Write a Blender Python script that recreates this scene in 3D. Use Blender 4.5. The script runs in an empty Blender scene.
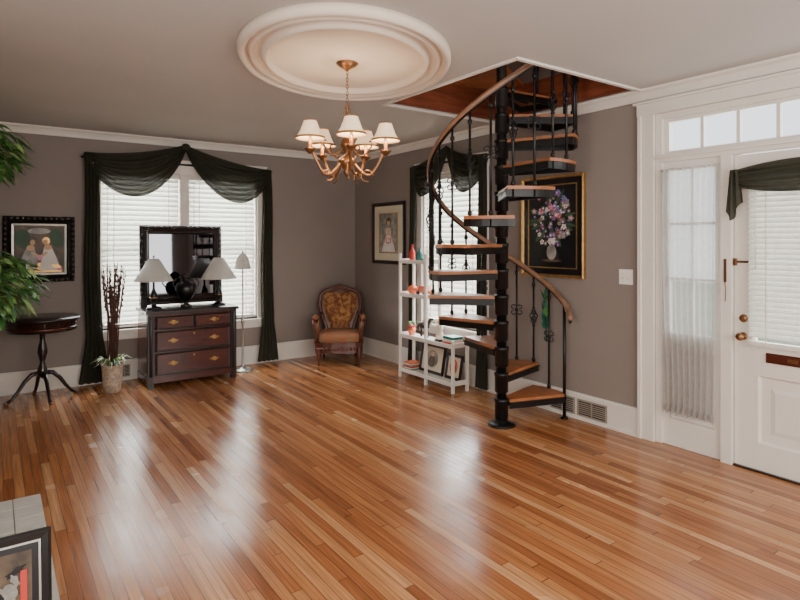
import bpy, math, random
from mathutils import Matrix, Vector
random.seed(7)
pi=math.pi
def lin(c):
    c=c/255.0
    return c/12.92 if c<=0.04045 else ((c+0.055)/1.055)**2.4
def C(r,g,b): return (lin(r),lin(g),lin(b),1.0)
def clampc(c,k): return (min(1,c[0]*k),min(1,c[1]*k),min(1,c[2]*k),1)

# ---------------------------------------------------------------- materials
def mat(name,col,rough=.5,metal=0.0,var=.10,scale=6.0,stretch=(1,1,1),bump=0.0,spec=.5,emit=0.0,emitcol=None,coat=0.0,detail=4,col2=None):
    m=bpy.data.materials.new(name); m.use_nodes=True
    nt=m.node_tree; N=nt.nodes; L=nt.links
    p=N['Principled BSDF']
    tc=N.new('ShaderNodeTexCoord'); mp=N.new('ShaderNodeMapping'); mp.inputs['Scale'].default_value=stretch
    nz=N.new('ShaderNodeTexNoise'); nz.inputs['Scale'].default_value=scale; nz.inputs['Detail'].default_value=detail
    cr=N.new('ShaderNodeValToRGB')
    cr.color_ramp.elements[0].position=.3; cr.color_ramp.elements[1].position=.7
    cr.color_ramp.elements[0].color=clampc(col,1-var); cr.color_ramp.elements[1].color=clampc(col,1+var)
    if col2:
        cr.color_ramp.elements[0].position=.45; cr.color_ramp.elements[1].position=.55
        cr.color_ramp.elements[0].color=col; cr.color_ramp.elements[1].color=col2
    L.new(tc.outputs['Object'],mp.inputs['Vector']); L.new(mp.outputs[0],nz.inputs['Vector'])
    L.new(nz.outputs['Fac'],cr.inputs['Fac']); L.new(cr.outputs['Color'],p.inputs['Base Color'])
    p.inputs['Roughness'].default_value=rough; p.inputs['Metallic'].default_value=metal
    p.inputs['Specular IOR Level'].default_value=spec
    if coat: p.inputs['Coat Weight'].default_value=coat; p.inputs['Coat Roughness'].default_value=.1
    if bump:
        bp=N.new('ShaderNodeBump'); bp.inputs['Strength'].default_value=bump; bp.inputs['Distance'].default_value=.01
        L.new(nz.outputs['Fac'],bp.inputs['Height']); L.new(bp.outputs[0],p.inputs['Normal'])
    if emit:
        p.inputs['Emission Color'].default_value=emitcol or col; p.inputs['Emission Strength'].default_value=emit
    return m
def mat_sheer(name,col,alpha,transl=.5):
    m=bpy.data.materials.new(name); m.use_nodes=True
    nt=m.node_tree; N=nt.nodes; L=nt.links; N.clear()
    out=N.new('ShaderNodeOutputMaterial'); tr=N.new('ShaderNodeBsdfTransparent')
    df=N.new('ShaderNodeBsdfDiffuse'); tl=N.new('ShaderNodeBsdfTranslucent'); m1=N.new('ShaderNodeMixShader'); m2=N.new('ShaderNodeMixShader')
    tc=N.new('ShaderNodeTexCoord'); nz=N.new('ShaderNodeTexNoise'); nz.inputs['Scale'].default_value=30
    cr=N.new('ShaderNodeValToRGB'); cr.color_ramp.elements[0].color=clampc(col,.85); cr.color_ramp.elements[1].color=clampc(col,1.12)
    L.new(tc.outputs['Object'],nz.inputs['Vector']); L.new(nz.outputs['Fac'],cr.inputs['Fac'])
    L.new(cr.outputs[0],df.inputs[0]); L.new(cr.outputs[0],tl.inputs[0])
    m1.inputs[0].default_value=transl; L.new(df.outputs[0],m1.inputs[1]); L.new(tl.outputs[0],m1.inputs[2])
    m2.inputs[0].default_value=alpha; L.new(tr.outputs[0],m2.inputs[1]); L.new(m1.outputs[0],m2.inputs[2])
    L.new(m2.outputs[0],out.inputs[0]); return m
def mat_pane(name,gl=.08):
    m=bpy.data.materials.new(name); m.use_nodes=True
    nt=m.node_tree; N=nt.nodes; L=nt.links; N.clear()
    out=N.new('ShaderNodeOutputMaterial'); tr=N.new('ShaderNodeBsdfTransparent'); g=N.new('ShaderNodeBsdfGlossy'); g.inputs['Roughness'].default_value=.03
    mx=N.new('ShaderNodeMixShader'); mx.inputs[0].default_value=gl
    L.new(tr.outputs[0],mx.inputs[1]); L.new(g.outputs[0],mx.inputs[2]); L.new(mx.outputs[0],out.inputs[0]); return m
def mat_floor():
    m=bpy.data.materials.new('oak_strip_floor'); m.use_nodes=True
    nt=m.node_tree; N=nt.nodes; L=nt.links; p=N['Principled BSDF']
    def M(op,a,b=None,c=None):
        n=N.new('ShaderNodeMath'); n.operation=op
        for i,x in enumerate((a,b,c)):
            if x is None: continue
            if isinstance(x,(int,float)): n.inputs[i].default_value=x
            else: L.new(x,n.inputs[i])
        return n.outputs[0]
    tc=N.new('ShaderNodeTexCoord'); sp=N.new('ShaderNodeSeparateXYZ'); L.new(tc.outputs['Object'],sp.inputs[0])
    x=sp.outputs[0]; y=sp.outputs[1]
    xs=M('DIVIDE',x,.053); xi=M('FLOOR',xs); fx=M('FRACT',xs)
    w1=N.new('ShaderNodeTexWhiteNoise'); w1.noise_dimensions='1D'; L.new(xi,w1.inputs['W'])
    w3=N.new('ShaderNodeTexWhiteNoise'); w3.noise_dimensions='1D'; L.new(M('ADD',xi,91.3),w3.inputs['W'])
    ln=M('ADD',M('MULTIPLY',w3.outputs['Value'],1.2),.75)
    yo=M('ADD',M('DIVIDE',y,ln),M('MULTIPLY',w1.outputs['Value'],17.0)); yi=M('FLOOR',yo); fy=M('FRACT',yo)
    cb=N.new('ShaderNodeCombineXYZ'); L.new(xi,cb.inputs[0]); L.new(yi,cb.inputs[1])
    w2=N.new('ShaderNodeTexWhiteNoise'); w2.noise_dimensions='2D'; L.new(cb.outputs[0],w2.inputs['Vector'])
    cr=N.new('ShaderNodeValToRGB'); L.new(w2.outputs['Value'],cr.inputs['Fac'])
    cols=[(0,C(142,84,48)),(.2,C(163,102,60)),(.5,C(178,117,70)),(.8,C(190,132,84)),(1,C(206,153,106))]
    e=cr.color_ramp.elements; e[0].position=0; e[0].color=cols[0][1]; e[1].position=1; e[1].color=cols[-1][1]
    for ps,c in cols[1:-1]:
        k=e.new(ps); k.color=c
    g=N.new('ShaderNodeCombineXYZ'); L.new(M('MULTIPLY',x,80.0),g.inputs[0]); L.new(M('MULTIPLY',y,2.8),g.inputs[1]); L.new(M('MULTIPLY',w2.outputs['Value'],40.0),g.inputs[2])
    nz=N.new('ShaderNodeTexNoise'); nz.inputs['Scale'].default_value=1.0; nz.inputs['Detail'].default_value=5; L.new(g.outputs[0],nz.inputs['Vector'])
    gr=N.new('ShaderNodeMapRange'); gr.inputs[1].default_value=.3; gr.inputs[2].default_value=.7; gr.inputs[3].default_value=.62; gr.inputs[4].default_value=1.10
    L.new(nz.outputs['Fac'],gr.inputs[0])
    gapx=M('ADD',M('LESS_THAN',fx,.035),M('GREATER_THAN',fx,.965)); gapy=M('LESS_THAN',fy,.004)
    gap=M('MINIMUM',M('ADD',gapx,gapy),1.0)
    k=M('MULTIPLY',gr.outputs[0],M('SUBTRACT',1.0,M('MULTIPLY',gap,.65)))
    mx=N.new('ShaderNodeMix'); mx.data_type='RGBA'; mx.blend_type='MULTIPLY'; mx.inputs[0].default_value=1.0
    L.new(cr.outputs[0],mx.inputs[6]); L.new(k,mx.inputs[7]); L.new(mx.outputs[2],p.inputs['Base Color'])
    n2=N.new('ShaderNodeTexNoise'); n2.inputs['Scale'].default_value=3.0; L.new(tc.outputs['Object'],n2.inputs['Vector'])
    L.new(M('ADD',M('MULTIPLY',n2.outputs['Fac'],.16),M('ADD',M('MULTIPLY',w2.outputs['Value'],.08),.10)),p.inputs['Roughness'])
    bp=N.new('ShaderNodeBump'); bp.inputs['Strength'].default_value=.4; bp.inputs['Distance'].default_value=.002
    L.new(M('SUBTRACT',M('MULTIPLY',nz.outputs['Fac'],.4),gap),bp.inputs['Height']); L.new(bp.outputs[0],p.inputs['Normal'])
    p.inputs['Specular IOR Level'].default_value=.65
    return m

m_floor=mat_floor()
m_wall=mat('taupe_paint',C(138,127,120),.75,var=.03,scale=2)
m_ceil=mat('ceiling_paint',C(193,189,185),.8,var=.03,scale=1.5)
m_white=mat('white_trim',C(228,222,213),.4,var=.04,scale=3)
m_med=mat('plaster_medallion',C(226,212,196),.7,var=.03,scale=3)
m_blind=mat_sheer('blind_white',C(240,240,234),1.0,.28)
m_sheer=mat_sheer('sheer_lace',C(200,198,194),.68,.55)
m_scarf=mat_sheer('dark_scarf',C(64,64,54),.97,.10)
m_pane=mat_pane('window_pane',.06)
m_iron=mat('black_iron',C(18,17,18),.35,metal=.3,var=.2,scale=20)
m_tread=mat('tread_wood',C(160,98,58),.4,var=.3,scale=5,stretch=(1,1,1),bump=.05)
m_rail=mat('handrail_wood',C(136,100,76),.35,var=.2,scale=9)
m_mahog=mat('mahogany',C(72,24,16),.25,var=.4,scale=5,stretch=(1,1,6),coat=.3)
m_dark=mat('dark_wood',C(32,19,17),.3,var=.3,scale=6,coat=.2)
m_black=mat('black_lacquer',C(15,14,15),.3,var=.2)
m_brass=mat('antique_brass',C(136,98,66),.32,metal=.85,var=.2,scale=20)
m_gold=mat('gold_leaf',C(176,136,80),.35,metal=.7,var=.2,scale=25)
m_silver=mat('silver',C(190,188,180),.3,metal=.8,var=.1)
m_shade=mat('linen_shade',C(205,200,192),.8,var=.05,scale=20)
m_cshade=mat('cream_shade',C(244,222,196),.7,var=.04,scale=20,emit=.7,emitcol=C(255,212,165))
m_mirror=mat('mirror_glass',C(118,120,126),.03,metal=1.0,var=.02)
m_opening=mat('redwood_plank',C(124,64,40),.5,var=.4,scale=4,stretch=(1,1,8),bump=.1)
m_uph=mat('gold_upholstery',C(120,66,40),.8,scale=20,bump=.2,col2=C(164,120,66))
m_uph2=mat('brocade_upholstery',C(126,104,76),.85,scale=24,bump=.2,col2=C(156,88,56))
m_chairwood=mat('walnut',C(86,40,26),.3,var=.3,scale=10,coat=.3)
m_leaf=mat('leaf_green',C(70,122,56),.5,var=.45,scale=9)
m_leaf2=mat('leaf_light',C(136,172,96),.5,var=.3,scale=9)
m_bark=mat('bark',C(94,72,54),.8,var=.3,scale=20,bump=.3)
m_twig=mat('dark_twig',C(84,52,44),.7,var=.3,scale=20)
m_pot=mat('terracotta_pot',C(120,80,60),.6,var=.15)
m_soil=mat('soil',C(50,38,30),.9,var=.3,scale=30)
m_vase=mat('woven_vase',C(176,160,142),.7,var=.35,scale=35,bump=.4)
m_marble=mat('marble_tile',C(205,205,200),.25,var=.12,scale=7)
m_grout=mat('grout',C(140,136,130),.8)
m_brick=mat('painted_brick',C(200,192,180),.7,var=.1,scale=12,bump=.2)
m_soot=mat('soot',C(20,18,17),.9)
m_vent=mat('vent_metal',C(165,155,143),.5,metal=.2)
m_ventd=mat('vent_dark',C(60,53,48),.7)
m_plate=mat('switch_plate',C(244,240,232),.35,var=.02)
m_lawn=mat('lawn_grass',C(128,140,112),.9,var=.3,scale=3)
m_red=mat('red_glaze',C(196,50,40),.4); m_orange=mat('orange_glaze',C(222,110,70),.4); m_teal=mat('teal_glaze',C(40,120,110),.4)
m_slot=mat('dark_brass_slot',C(96,44,30),.35,metal=.6)
m_cream=mat('cream',C(224,212,190),.6); m_paper=mat('mat_board',C(206,196,172),.8,var=.04)
m_green=mat('emerald_cloth',C(24,100,76),.6,var=.3,scale=15)
m_pink=mat('paint_pink',C(224,146,164),.6); m_purple=mat('paint_purple',C(124,88,150),.6); m_blue=mat('paint_blue',C(92,120,176),.6); m_prose=mat('paint_rose',C(178,66,84),.6)
m_skin=mat('paint_skin',C(206,166,130),.6); m_pwhite=mat('paint_white',C(222,214,206),.6); m_pblack=mat('paint_black',C(18,18,22),.3,var=.4,scale=5)
m_pbrown=mat('paint_umber',C(84,68,50),.5,var=.6,scale=12); m_pgrey=mat('paint_grey',C(136,132,124),.4,var=.5,scale=14); m_pgreen=mat('paint_green',C(60,84,62),.6)

# ---------------------------------------------------------------- builder
class B:
    def __init__(s,name,M=None):
        s.n=name; s.v=[]; s.f=[]; s.fm=[]; s.fs=[]; s.m=[]; s.M=M or Matrix.Identity(4)
    def mi(s,m):
        if m not in s.m: s.m.append(m)
        return s.m.index(m)
    def add(s,vs,fs,m,sm=False,R=None):
        b=len(s.v); T=s.M@R if R is not None else s.M
        s.v+=[tuple(T@Vector(p)) for p in vs]; k=s.mi(m)
        for f in fs:
            s.f.append([b+i for i in f]); s.fm.append(k); s.fs.append(sm)
    def box(s,x0,x1,y0,y1,z0,z1,m,R=None):
        x0,x1=sorted((x0,x1)); y0,y1=sorted((y0,y1)); z0,z1=sorted((z0,z1))
        s.add([(x0,y0,z0),(x1,y0,z0),(x1,y1,z0),(x0,y1,z0),(x0,y0,z1),(x1,y0,z1),(x1,y1,z1),(x0,y1,z1)],
              [(0,3,2,1),(4,5,6,7),(0,1,5,4),(1,2,6,5),(2,3,7,6),(3,0,4,7)],m,False,R)
    def lathe(s,prof,m,c=(0,0,0),seg=20,sx=1,sy=1,R=None,sm=True):
        vs=[];fs=[];n=len(prof)
        for r,z in prof:
            for i in range(seg):
                a=2*pi*i/seg; vs.append((c[0]+r*math.cos(a)*sx,c[1]+r*math.sin(a)*sy,c[2]+z))
        for j in range(n-1):
            for i in range(seg):
                k=(i+1)%seg; fs.append((j*seg+i,j*seg+k,(j+1)*seg+k,(j+1)*seg+i))
        if prof[0][0]>1e-4: fs.append(tuple(reversed(range(seg))))
        if prof[-1][0]>1e-4: fs.append(tuple(range((n-1)*seg,n*seg)))
        s.add(vs,fs,m,sm,R)
    def openlathe(s,prof,m,c=(0,0,0),seg=24,R=None):
        vs=[];fs=[];n=len(prof)
        for r,z in prof:
            for i in range(seg):
                a=2*pi*i/seg; vs.append((c[0]+r*math.cos(a),c[1]+r*math.sin(a),c[2]+z))
        for j in range(n-1):
            for i in range(seg):
                k=(i+1)%seg; fs.append((j*seg+i,j*seg+k,(j+1)*seg+k,(j+1)*seg+i))
        s.add(vs,fs,m,True,R)
    def tube(s,pts,r,m,seg=8,R=None):
        P=[Vector(p) for p in pts]; n=len(P); rr=r if isinstance(r,(list,tuple)) else [r]*n
        vs=[];fs=[]; up=None
        for i in range(n):
            t=(P[min(i+1,n-1)]-P[max(i-1,0)]).normalized()
            if up is None:
                a=Vector((0,0,1)) if abs(t.z)<.9 else Vector((1,0,0)); up=(a-t*a.dot(t)).normalized()
            else:
                up=(up-t*up.dot(t)).normalized()
            b=t.cross(up)
            for k in range(seg):
                a=2*pi*k/seg; q=P[i]+(up*math.cos(a)+b*math.sin(a))*rr[i]; vs.append(tuple(q))
        for i in range(n-1):
            for k in range(seg):
                l=(k+1)%seg; fs.append((i*seg+k,i*seg+l,(i+1)*seg+l,(i+1)*seg+k))
        fs.append(tuple(reversed(range(seg)))); fs.append(tuple(range((n-1)*seg,n*seg)))
        s.add(vs,fs,m,True,R)
    def prism(s,poly,z0,z1,m,R=None,sm=False):
        n=len(poly); vs=[(x,y,z0) for x,y in poly]+[(x,y,z1) for x,y in poly]
        fs=[tuple(reversed(range(n))),tuple(range(n,2*n))]+[(i,(i+1)%n,n+(i+1)%n,n+i) for i in range(n)]
        s.add(vs,fs,m,sm,R)
    def sheet(s,fn,nu,nv,m,R=None):
        vs=[fn(i/nu,j/nv) for j in range(nv+1) for i in range(nu+1)]
        fs=[(j*(nu+1)+i,j*(nu+1)+i+1,(j+1)*(nu+1)+i+1,(j+1)*(nu+1)+i) for j in range(nv) for i in range(nu)]
        s.add(vs,fs,m,True,R)
    def puff(s,c,size,m,e=.45,nu=20,nv=12,R=None):
        def sp(a,p): return math.copysign(abs(a)**p,a)
        def fn(u,v):
            a=2*pi*u-pi; b=pi*v-pi/2
            return (c[0]+size[0]*sp(math.cos(b),e)*sp(math.cos(a),e),c[1]+size[1]*sp(math.cos(b),e)*sp(math.sin(a),e),c[2]+size[2]*sp(math.sin(b),e))
        s.sheet(fn,nu,nv,m,R)
    def frame(s,x0,x1,z0,z1,prof,m,y=0,R=None,sm=False):
        vs=[];fs=[]
        for i,o in prof:
            vs+=[(x0+i,y-o,z0+i),(x1-i,y-o,z0+i),(x1-i,y-o,z1-i),(x0+i,y-o,z1-i)]
        for j in range(len(prof)-1):
            for k in range(4):
                l=(k+1)%4; fs.append((j*4+k,j*4+l,(j+1)*4+l,(j+1)*4+k))
        s.add(vs,fs,m,sm,R)
    def quad(s,x0,x1,z0,z1,y,m,R=None):
        s.add([(x0,y,z0),(x1,y,z0),(x1,y,z1),(x0,y,z1)],[(0,1,2,3)],m,False,R)
    def blob(s,cx,cz,rx,rz,y,m,rot=0,pet=0,R=None):
        n=20; vs=[]
        for i in range(n):
            a=2*pi*i/n; k=1+(.22*math.cos(pet*a) if pet else 0)
            x=rx*k*math.cos(a); z=rz*k*math.sin(a)
            vs.append((cx+x*math.cos(rot)-z*math.sin(rot),y,cz+x*math.sin(rot)+z*math.cos(rot)))
        s.add(vs,[tuple(range(n))],m,False,R)
    def poly(s,pts,y,m):
        s.add([(x,y,z) for x,z in pts],[tuple(range(len(pts)))],m,False)
    def leaf(s,p,d,l,w,m,droop=.3):
        p=Vector(p); d=Vector(d).normalized(); up=Vector((0,0,1))
        sd=d.cross(up); 
        if sd.length<.05: sd=Vector((1,0,0))
        sd.normalize(); sd=(sd+Vector((0,0,random.uniform(-.5,.5)))).normalized()
        q=[]
        for t,ww in ((0,0.02),(.3,.9),(.6,.8),(1,0.0)):
            c=p+d*l*t-up*l*droop*t*t
            q.append((c-sd*w*ww,c+Vector((0,0,-w*.15)),c+sd*w*ww))
        vs=[tuple(x) for r in q for x in r]; fs=[]
        for j in range(3):
            for k in range(2): fs.append((j*3+k,j*3+k+1,(j+1)*3+k+1,(j+1)*3+k))
        s.add(vs,fs,m,True)
    def build(s,bevel=0,parent=None):
        me=bpy.data.meshes.new(s.n)
        me.from_pydata(s.v,[],s.f)
        for m in s.m: me.materials.append(m)
        me.polygons.foreach_set('material_index',s.fm); me.polygons.foreach_set('use_smooth',s.fs); me.update()
        o=bpy.data.objects.new(s.n,me); bpy.context.collection.objects.link(o)
        if bevel:
            b=o.modifiers.new('bevel','BEVEL'); b.width=bevel; b.segments=2; b.limit_method='ANGLE'; b.angle_limit=math.radians(50)
        if parent: o.parent=parent
        return o
def T(x,y,z=0,rz=0): return Matrix.Translation((x,y,z))@Matrix.Rotation(math.radians(rz),4,'Z')
RW=Matrix.Rotation(math.radians(-90),4,'Z')   # right-wall frame: local x = -world y, interior = local -y

H=2.7
X0,Y0=-5.2,-8.6
# ---------------------------------------------------------------- room shell
b=B('floor'); b.box(X0-.15,.15,Y0-.15,.15,-.1,0,m_floor); b.build()
WX0,WX1,WZ0,WZ1=-3.20,-1.43,.58,2.32
b=B('wall_back')
b.box(X0-.15,WX0,0,.15,0,H,m_wall); b.box(WX1,.15,0,.15,0,H,m_wall); b.box(WX0,WX1,0,.15,0,WZ0,m_wall); b.box(WX0,WX1,0,.15,WZ1,H,m_wall); b.build()
RX0,RX1,RZ0,RZ1=1.56,2.56,.6,2.3
DX0,DX1,DZ=4.47,6.62,2.5
b=B('wall_right',RW)
b.box(0,RX0,0,.15,0,H,m_wall); b.box(RX0,RX1,0,.15,0,RZ0,m_wall); b.box(RX0,RX1,0,.15,RZ1,H,m_wall)
b.box(RX1,DX0,0,.15,0,H,m_wall); b.box(DX0,DX1,0,.15,DZ,H,m_wall); b.box(DX1,-Y0,0,.15,0,H,m_wall); b.build()
b=B('wall_left'); b.box(X0-.15,X0,Y0,0,0,H,m_wall); b.build()
b=B('wall_rear'); b.box(X0-.15,.15,Y0-.15,Y0,0,H,m_wall); b.build()
# ceiling with stair opening
OX0,OX1,OY0,OY1=-1.40,-.055,-4.36,-2.86
b=B('ceiling')
b.box(X0-.15,OX0,Y0-.15,.15,H,H+.25,m_ceil); b.box(OX1,.15,Y0-.15,.15,H,H+.25,m_ceil)
b.box(OX0,OX1,Y0-.15,OY0,H,H+.25,m_ceil); b.box(OX0,OX1,OY1,.15,H,H+.25,m_ceil); b.build()
b=B('trim_stair_opening')
for (a0,a1,c0,c1) in ((OX0,OX1,OY0,OY0+.02),(OX0,OX1,OY1-.02,OY1),(OX0,OX0+.02,OY0+.02,OY1-.02),(OX1-.02,OX1,OY0+.02,OY1-.02)):
    b.box(a0,a1,c0,c1,H+.012,H+.3,m_opening)
for (a0,a1,c0,c1) in ((OX0-.03,OX1+.02,OY0-.03,OY0),(OX0-.03,OX1+.02,OY1,OY1+.03),(OX0-.03,OX0,OY0,OY1),(OX1,OX1+.02,OY0,OY1)):
    b.box(a0,a1,c0,c1,H-.014,H,m_white)
b.build()
b=B('wall_upper')
b.box(-2.6,-2.5,-5.6,-1.6,H+.25,5,m_opening); b.box(.05,.15,-5.6,-1.6,H+.25,5,m_wall); b.box(-2.5,.05,-1.7,-1.6,H+.25,5,m_opening); b.box(-2.5,.05,-5.6,-5.5,H+.25,5,m_wall); b.build()
b=B('ceiling_upper'); b.box(-2.6,.15,-5.6,-1.6,5,5.1,m_ceil); b.build()

# crown + baseboard
cp=[(0,0),(-.07,0),(-.064,-.014),(-.04,-.028),(-.02,-.055),(-.012,-.08),(0,-.08)]
def crown(name,M,x0,x1):
    b=B(name,M); R=Matrix.Translation((0,0,H))@Matrix(((0,0,1,0),(1,0,0,0),(0,1,0,0),(0,0,0,1)))
    b.prism(cp,x0,x1,m_white,R=R); b.build()
crown('trim_crown_back',Matrix.Identity(4),X0,0)
crown('trim_crown_right',RW,0,-Y0)
def base(name,M,segs):
    b=B(name,M)
    for x0,x1 in segs:
        b.box(x0,x1,-.02,0,0,.19,m_white); b.box(x0,x1,-.028,0,.19,.205,m_white); b.box(x0,x1,-.016,0,.205,.22,m_white); b.box(x0,x1,-.034,-.02,0,.022,m_white)
    b.build()
base('baseboard_back',Matrix.Identity(4),[(X0,0)])
base('baseboard_right',RW,[(0,DX0-.13),(DX1+.13,-Y0)])
base('baseboard_left',Matrix.Translation((X0,0,0))@Matrix.Rotation(math.radians(90),4,'Z'),[(Y0,-4.36),(-2.94,0)])

# ---------------------------------------------------------------- windows
def window(name,M,x0,x1,z0,z1,mull):
    b=B(name,M); c=.1
    b.box(x0-c,x0,-.025,0,z0-.02,z1,m_white); b.box(x1,x1+c,-.025,0,z0-.02,z1,m_white)
    b.box(x0-c-.01,x1+c+.01,-.03,0,z1,z1+.12,m_white); b.box(x0-c-.02,x1+c+.02,-.045,0,z1+.12,z1+.14,m_white)
    b.box(x0-c-.02,x1+c+.02,-.06,.0,z0-.045,z0-.02,m_white); b.box(x0-c,x1+c,-.02,0,z0-.13,z0-.045,m_white)
    b.box(x0,x0+.02,0,.15,z0,z1,m_white); b.box(x1-.02,x1,0,.15,z0,z1,m_white); b.box(x0,x1,0,.15,z1-.02,z1,m_white); b.box(x0,x1,-.0,.15,z0-.02,z0+.01,m_white)
    xs=[x0]+mull+[x1]
    for q in mull: b.box(q-.05,q+.05,-.02,.15,z0,z1,m_white)
    for i in range(len(xs)-1):
        a=xs[i]+(.05 if i else .02); d=xs[i+1]-(.05 if i<len(xs)-2 else .02); zm=(z0+z1)/2
        for (p,q,yy) in ((z0+.01,zm+.02,.09),(zm-.02,z1-.02,.125)):
            b.box(a,a+.04,yy-.015,yy+.015,p,q,m_white); b.box(d-.04,d,yy-.015,yy+.015,p,q,m_white)
            b.box(a,d,yy-.015,yy+.015,p,p+.04,m_white); b.box(a,d,yy-.015,yy+.015,q-.04,q,m_white)
            b.quad(a+.04,d-.04,p+.04,q-.04,yy,m_pane)
    return b.build()
def blinds(name,M,x0,x1,z0,z1,y=.035,pitch=.056,tilt=56,dep=.072):
    b=B(name,M); b.box(x0,x1,y-.025,y+.025,z1-.05,z1,m_white)
    z=z1-.07
    while z>z0+.04:
        R=Matrix.Translation((0,y,z))@Matrix.Rotation(math.radians(tilt),4,'X'); b.box(x0+.004,x1-.004,-dep/2,dep/2,-.0015,.0015,m_blind,R=R); z-=pitch
    b.box(x0+.004,x1-.004,y-.02,y+.02,z0+.005,z0+.025,m_white)
    for q in (x0+.12,x1-.12): b.box(q-.004,q+.004,y-.036,y-.034,z0+.02,z1-.03,m_white)
    b.tube([(x0+.06,y-.038,z1-.05),(x0+.06,y-.038,z0+.5)],.004,m_white,6)
    return b.build()
I4=Matrix.Identity(4); xm=(WX0+WX1)/2
window('window_1',I4,WX0,WX1,WZ0,WZ1,[xm])
blinds('window_blind',I4,WX0+.022,xm-.052,WZ0+.01,WZ1-.022); blinds('window_blind',I4,xm+.052,WX1-.022,WZ0+.01,WZ1-.022)
window('window_2',RW,RX0,RX1,RZ0,RZ1,[])
blinds('window_blind',RW,RX0+.022,RX1-.022,RZ0+.01,RZ1-.022)

def swag(b,xa,za,xb,zb,D,y0=-.07,sag=.05,dd=.06):
    def fn(u,v):
        s=4*u*(1-u)
        x=xa+(xb-xa)*u; z=za+(zb-za)*u-sag*s-v*(D*s**.85+.07)
        y=y0-dd*math.sin(pi*u)*(0.3+v)-.030*(.35+s*.65)*math.sin(v*2*pi*5+u*2)
        return (x,y,z)
    b.sheet(fn,32,60,m_scarf)
def tail(b,xc,zt,zb,w0,w1,w2,y0=-.06,drift=0,bul=.03):
    def fn(u,v):
        w=w0+(w1-w0)*math.sin(pi*min(1,v*1.2)/2) if v<.8 else w1+(w2-w1)*(v-.8)/.2
        x=xc+(u-.5)*w+drift*v+.008*math.sin(v*9); f=.022*math.sin(u*2*pi*4.5+v*2)
        return (x,y0-.02+f-bul*v*v,zt+(zb-zt)*v)
    b.sheet(fn,40,30,m_scarf)
b=B('window_scarf_curtain')
swag(b,-3.35,2.47,xm,2.64,.42); swag(b,xm,2.64,-1.27,2.42,.42)
tail(b,-3.29,2.46,.03,.13,.16,.30,drift=.03); tail(b,-1.33,2.42,.03,.11,.15,.26,drift=0.0)
b.tube([(-3.38,-.05,2.42),(-1.25,-.05,2.40)],.012,m_black,8)
b.puff((xm,-.075,2.61),(.05,.035,.045),m_scarf,e=.9); b.build()
b=B('window_scarf_curtain',RW)
rm=(RX0+RX1)/2
swag(b,1.42,2.42,rm,2.58,.34,y0=-.06,dd=.035); swag(b,rm,2.58,2.70,2.42,.34,y0=-.06,dd=.035)
tail(b,1.46,2.40,.03,.09,.12,.16,bul=.01); tail(b,2.64,2.40,.03,.1,.14,.18,bul=.01)
b.tube([(1.4,-.05,2.4),(2.72,-.05,2.4)],.012,m_black,8); b.build()

# ---------------------------------------------------------------- entry door unit
b=B('trim_door_surround',RW)
b.box(DX0-.13,DX0,-.028,0,0,DZ,m_white); b.box(DX1,DX1+.13,-.028,0,0,DZ,m_white)
b.box(DX0-.13,DX0-.10,-.04,0,0,DZ,m_white)
b.box(DX0-.14,DX1+.14,-.032,0,DZ,DZ+.11,m_white); b.box(DX0-.16,DX1+.16,-.055,0,DZ+.085,DZ+.105,m_white)
b.box(DX0,DX0+.05,.0,.15,0,DZ,m_white); b.box(DX1-.05,DX1,0,.15,0,DZ,m_white)
b.box(DX0+.05,DX1-.05,0,.15,2.455,DZ,m_white); b.box(DX0+.05,DX1-.05,-.01,.15,2.125,2.185,m_white); b.box(DX0,DX1,-.03,.0,2.155,2.175,m_white)
b.box(4.955,5.03,-.015,.15,0,2.125,m_white); b.box(5.94,6.02,-.015,.15,0,2.125,m_white)
b.build(.003)
b=B('window_3',RW)   # transom
b.box(DX0+.05,DX0+.09,.03,.07,2.185,2.455,m_white); b.box(DX1-.09,DX1-.05,.03,.07,2.185,2.455,m_white)
b.box(DX0+.09,DX1-.09,.03,.07,2.185,2.21,m_white); b.box(DX0+.09,DX1-.09,.03,.07,2.43,2.455,m_white)
for i in range(1,8):
    x=DX0+.09+i*(DX1-DX0-.18)/8; b.box(x-.012,x+.012,.03,.07,2.21,2.43,m_white)
b.quad(DX0+.09,DX1-.09,2.21,2.43,.05,m_pane); b.build(.002)
def sidelight(name,x0,x1):
    b=B(name,RW)
    b.box(x0,x0+.05,.02,.065,0,2.125,m_white); b.box(x1-.05,x1,.02,.065,0,2.125,m_white)
    b.box(x0+.05,x1-.05,.02,.065,2.06,2.125,m_white); b.box(x0+.05,x1-.05,.02,.065,0,.2,m_white); b.box(x0+.05,x1-.05,.02,.065,.72,.85,m_white)
    b.box(x0+.05,x1-.05,.035,.05,.2,.72,m_white)
    b.frame(x0+.05,x1-.05,.2,.72,[(0,0),(.01,.012),(.03,.0)],m_white,y=.032)
    xc=(x0+x1)/2; b.box(xc-.01,xc+.01,.03,.055,.85,2.06,m_white)
    for z in (1.25,1.66): b.box(x0+.05,x1-.05,.03,.055,z-.01,z+.01,m_white)
    b.quad(x0+.05,x1-.05,.85,2.06,.045,m_pane); b.build(.002)
    b=B('sheer_curtain',RW)
    def fn(u,v):
        w=(x1-x0-.01)*(1-.16*v**1.6); xx=xc+(u-.5)*w
        return (xx,-.035+.018*math.sin(u*2*pi*9+math.sin(v*5)),2.07-v*1.79)
    b.sheet(fn,130,24,m_sheer)
    b.tube([(x0+.01,-.03,2.06),(x1-.01,-.03,2.06)],.006,m_white,8)
    def fr(u,v):
        return (xc+(u-.5)*(x1-x0-.01)*.86,-.035+.026*math.sin(u*2*pi*9),.31-v*.05+.006*math.sin(u*60))
    b.sheet(fr,130,3,m_sheer); b.build()
sidelight('window_4',4.52,4.955); sidelight('window_5',6.02,6.57)
b=B('door_1',RW)
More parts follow.
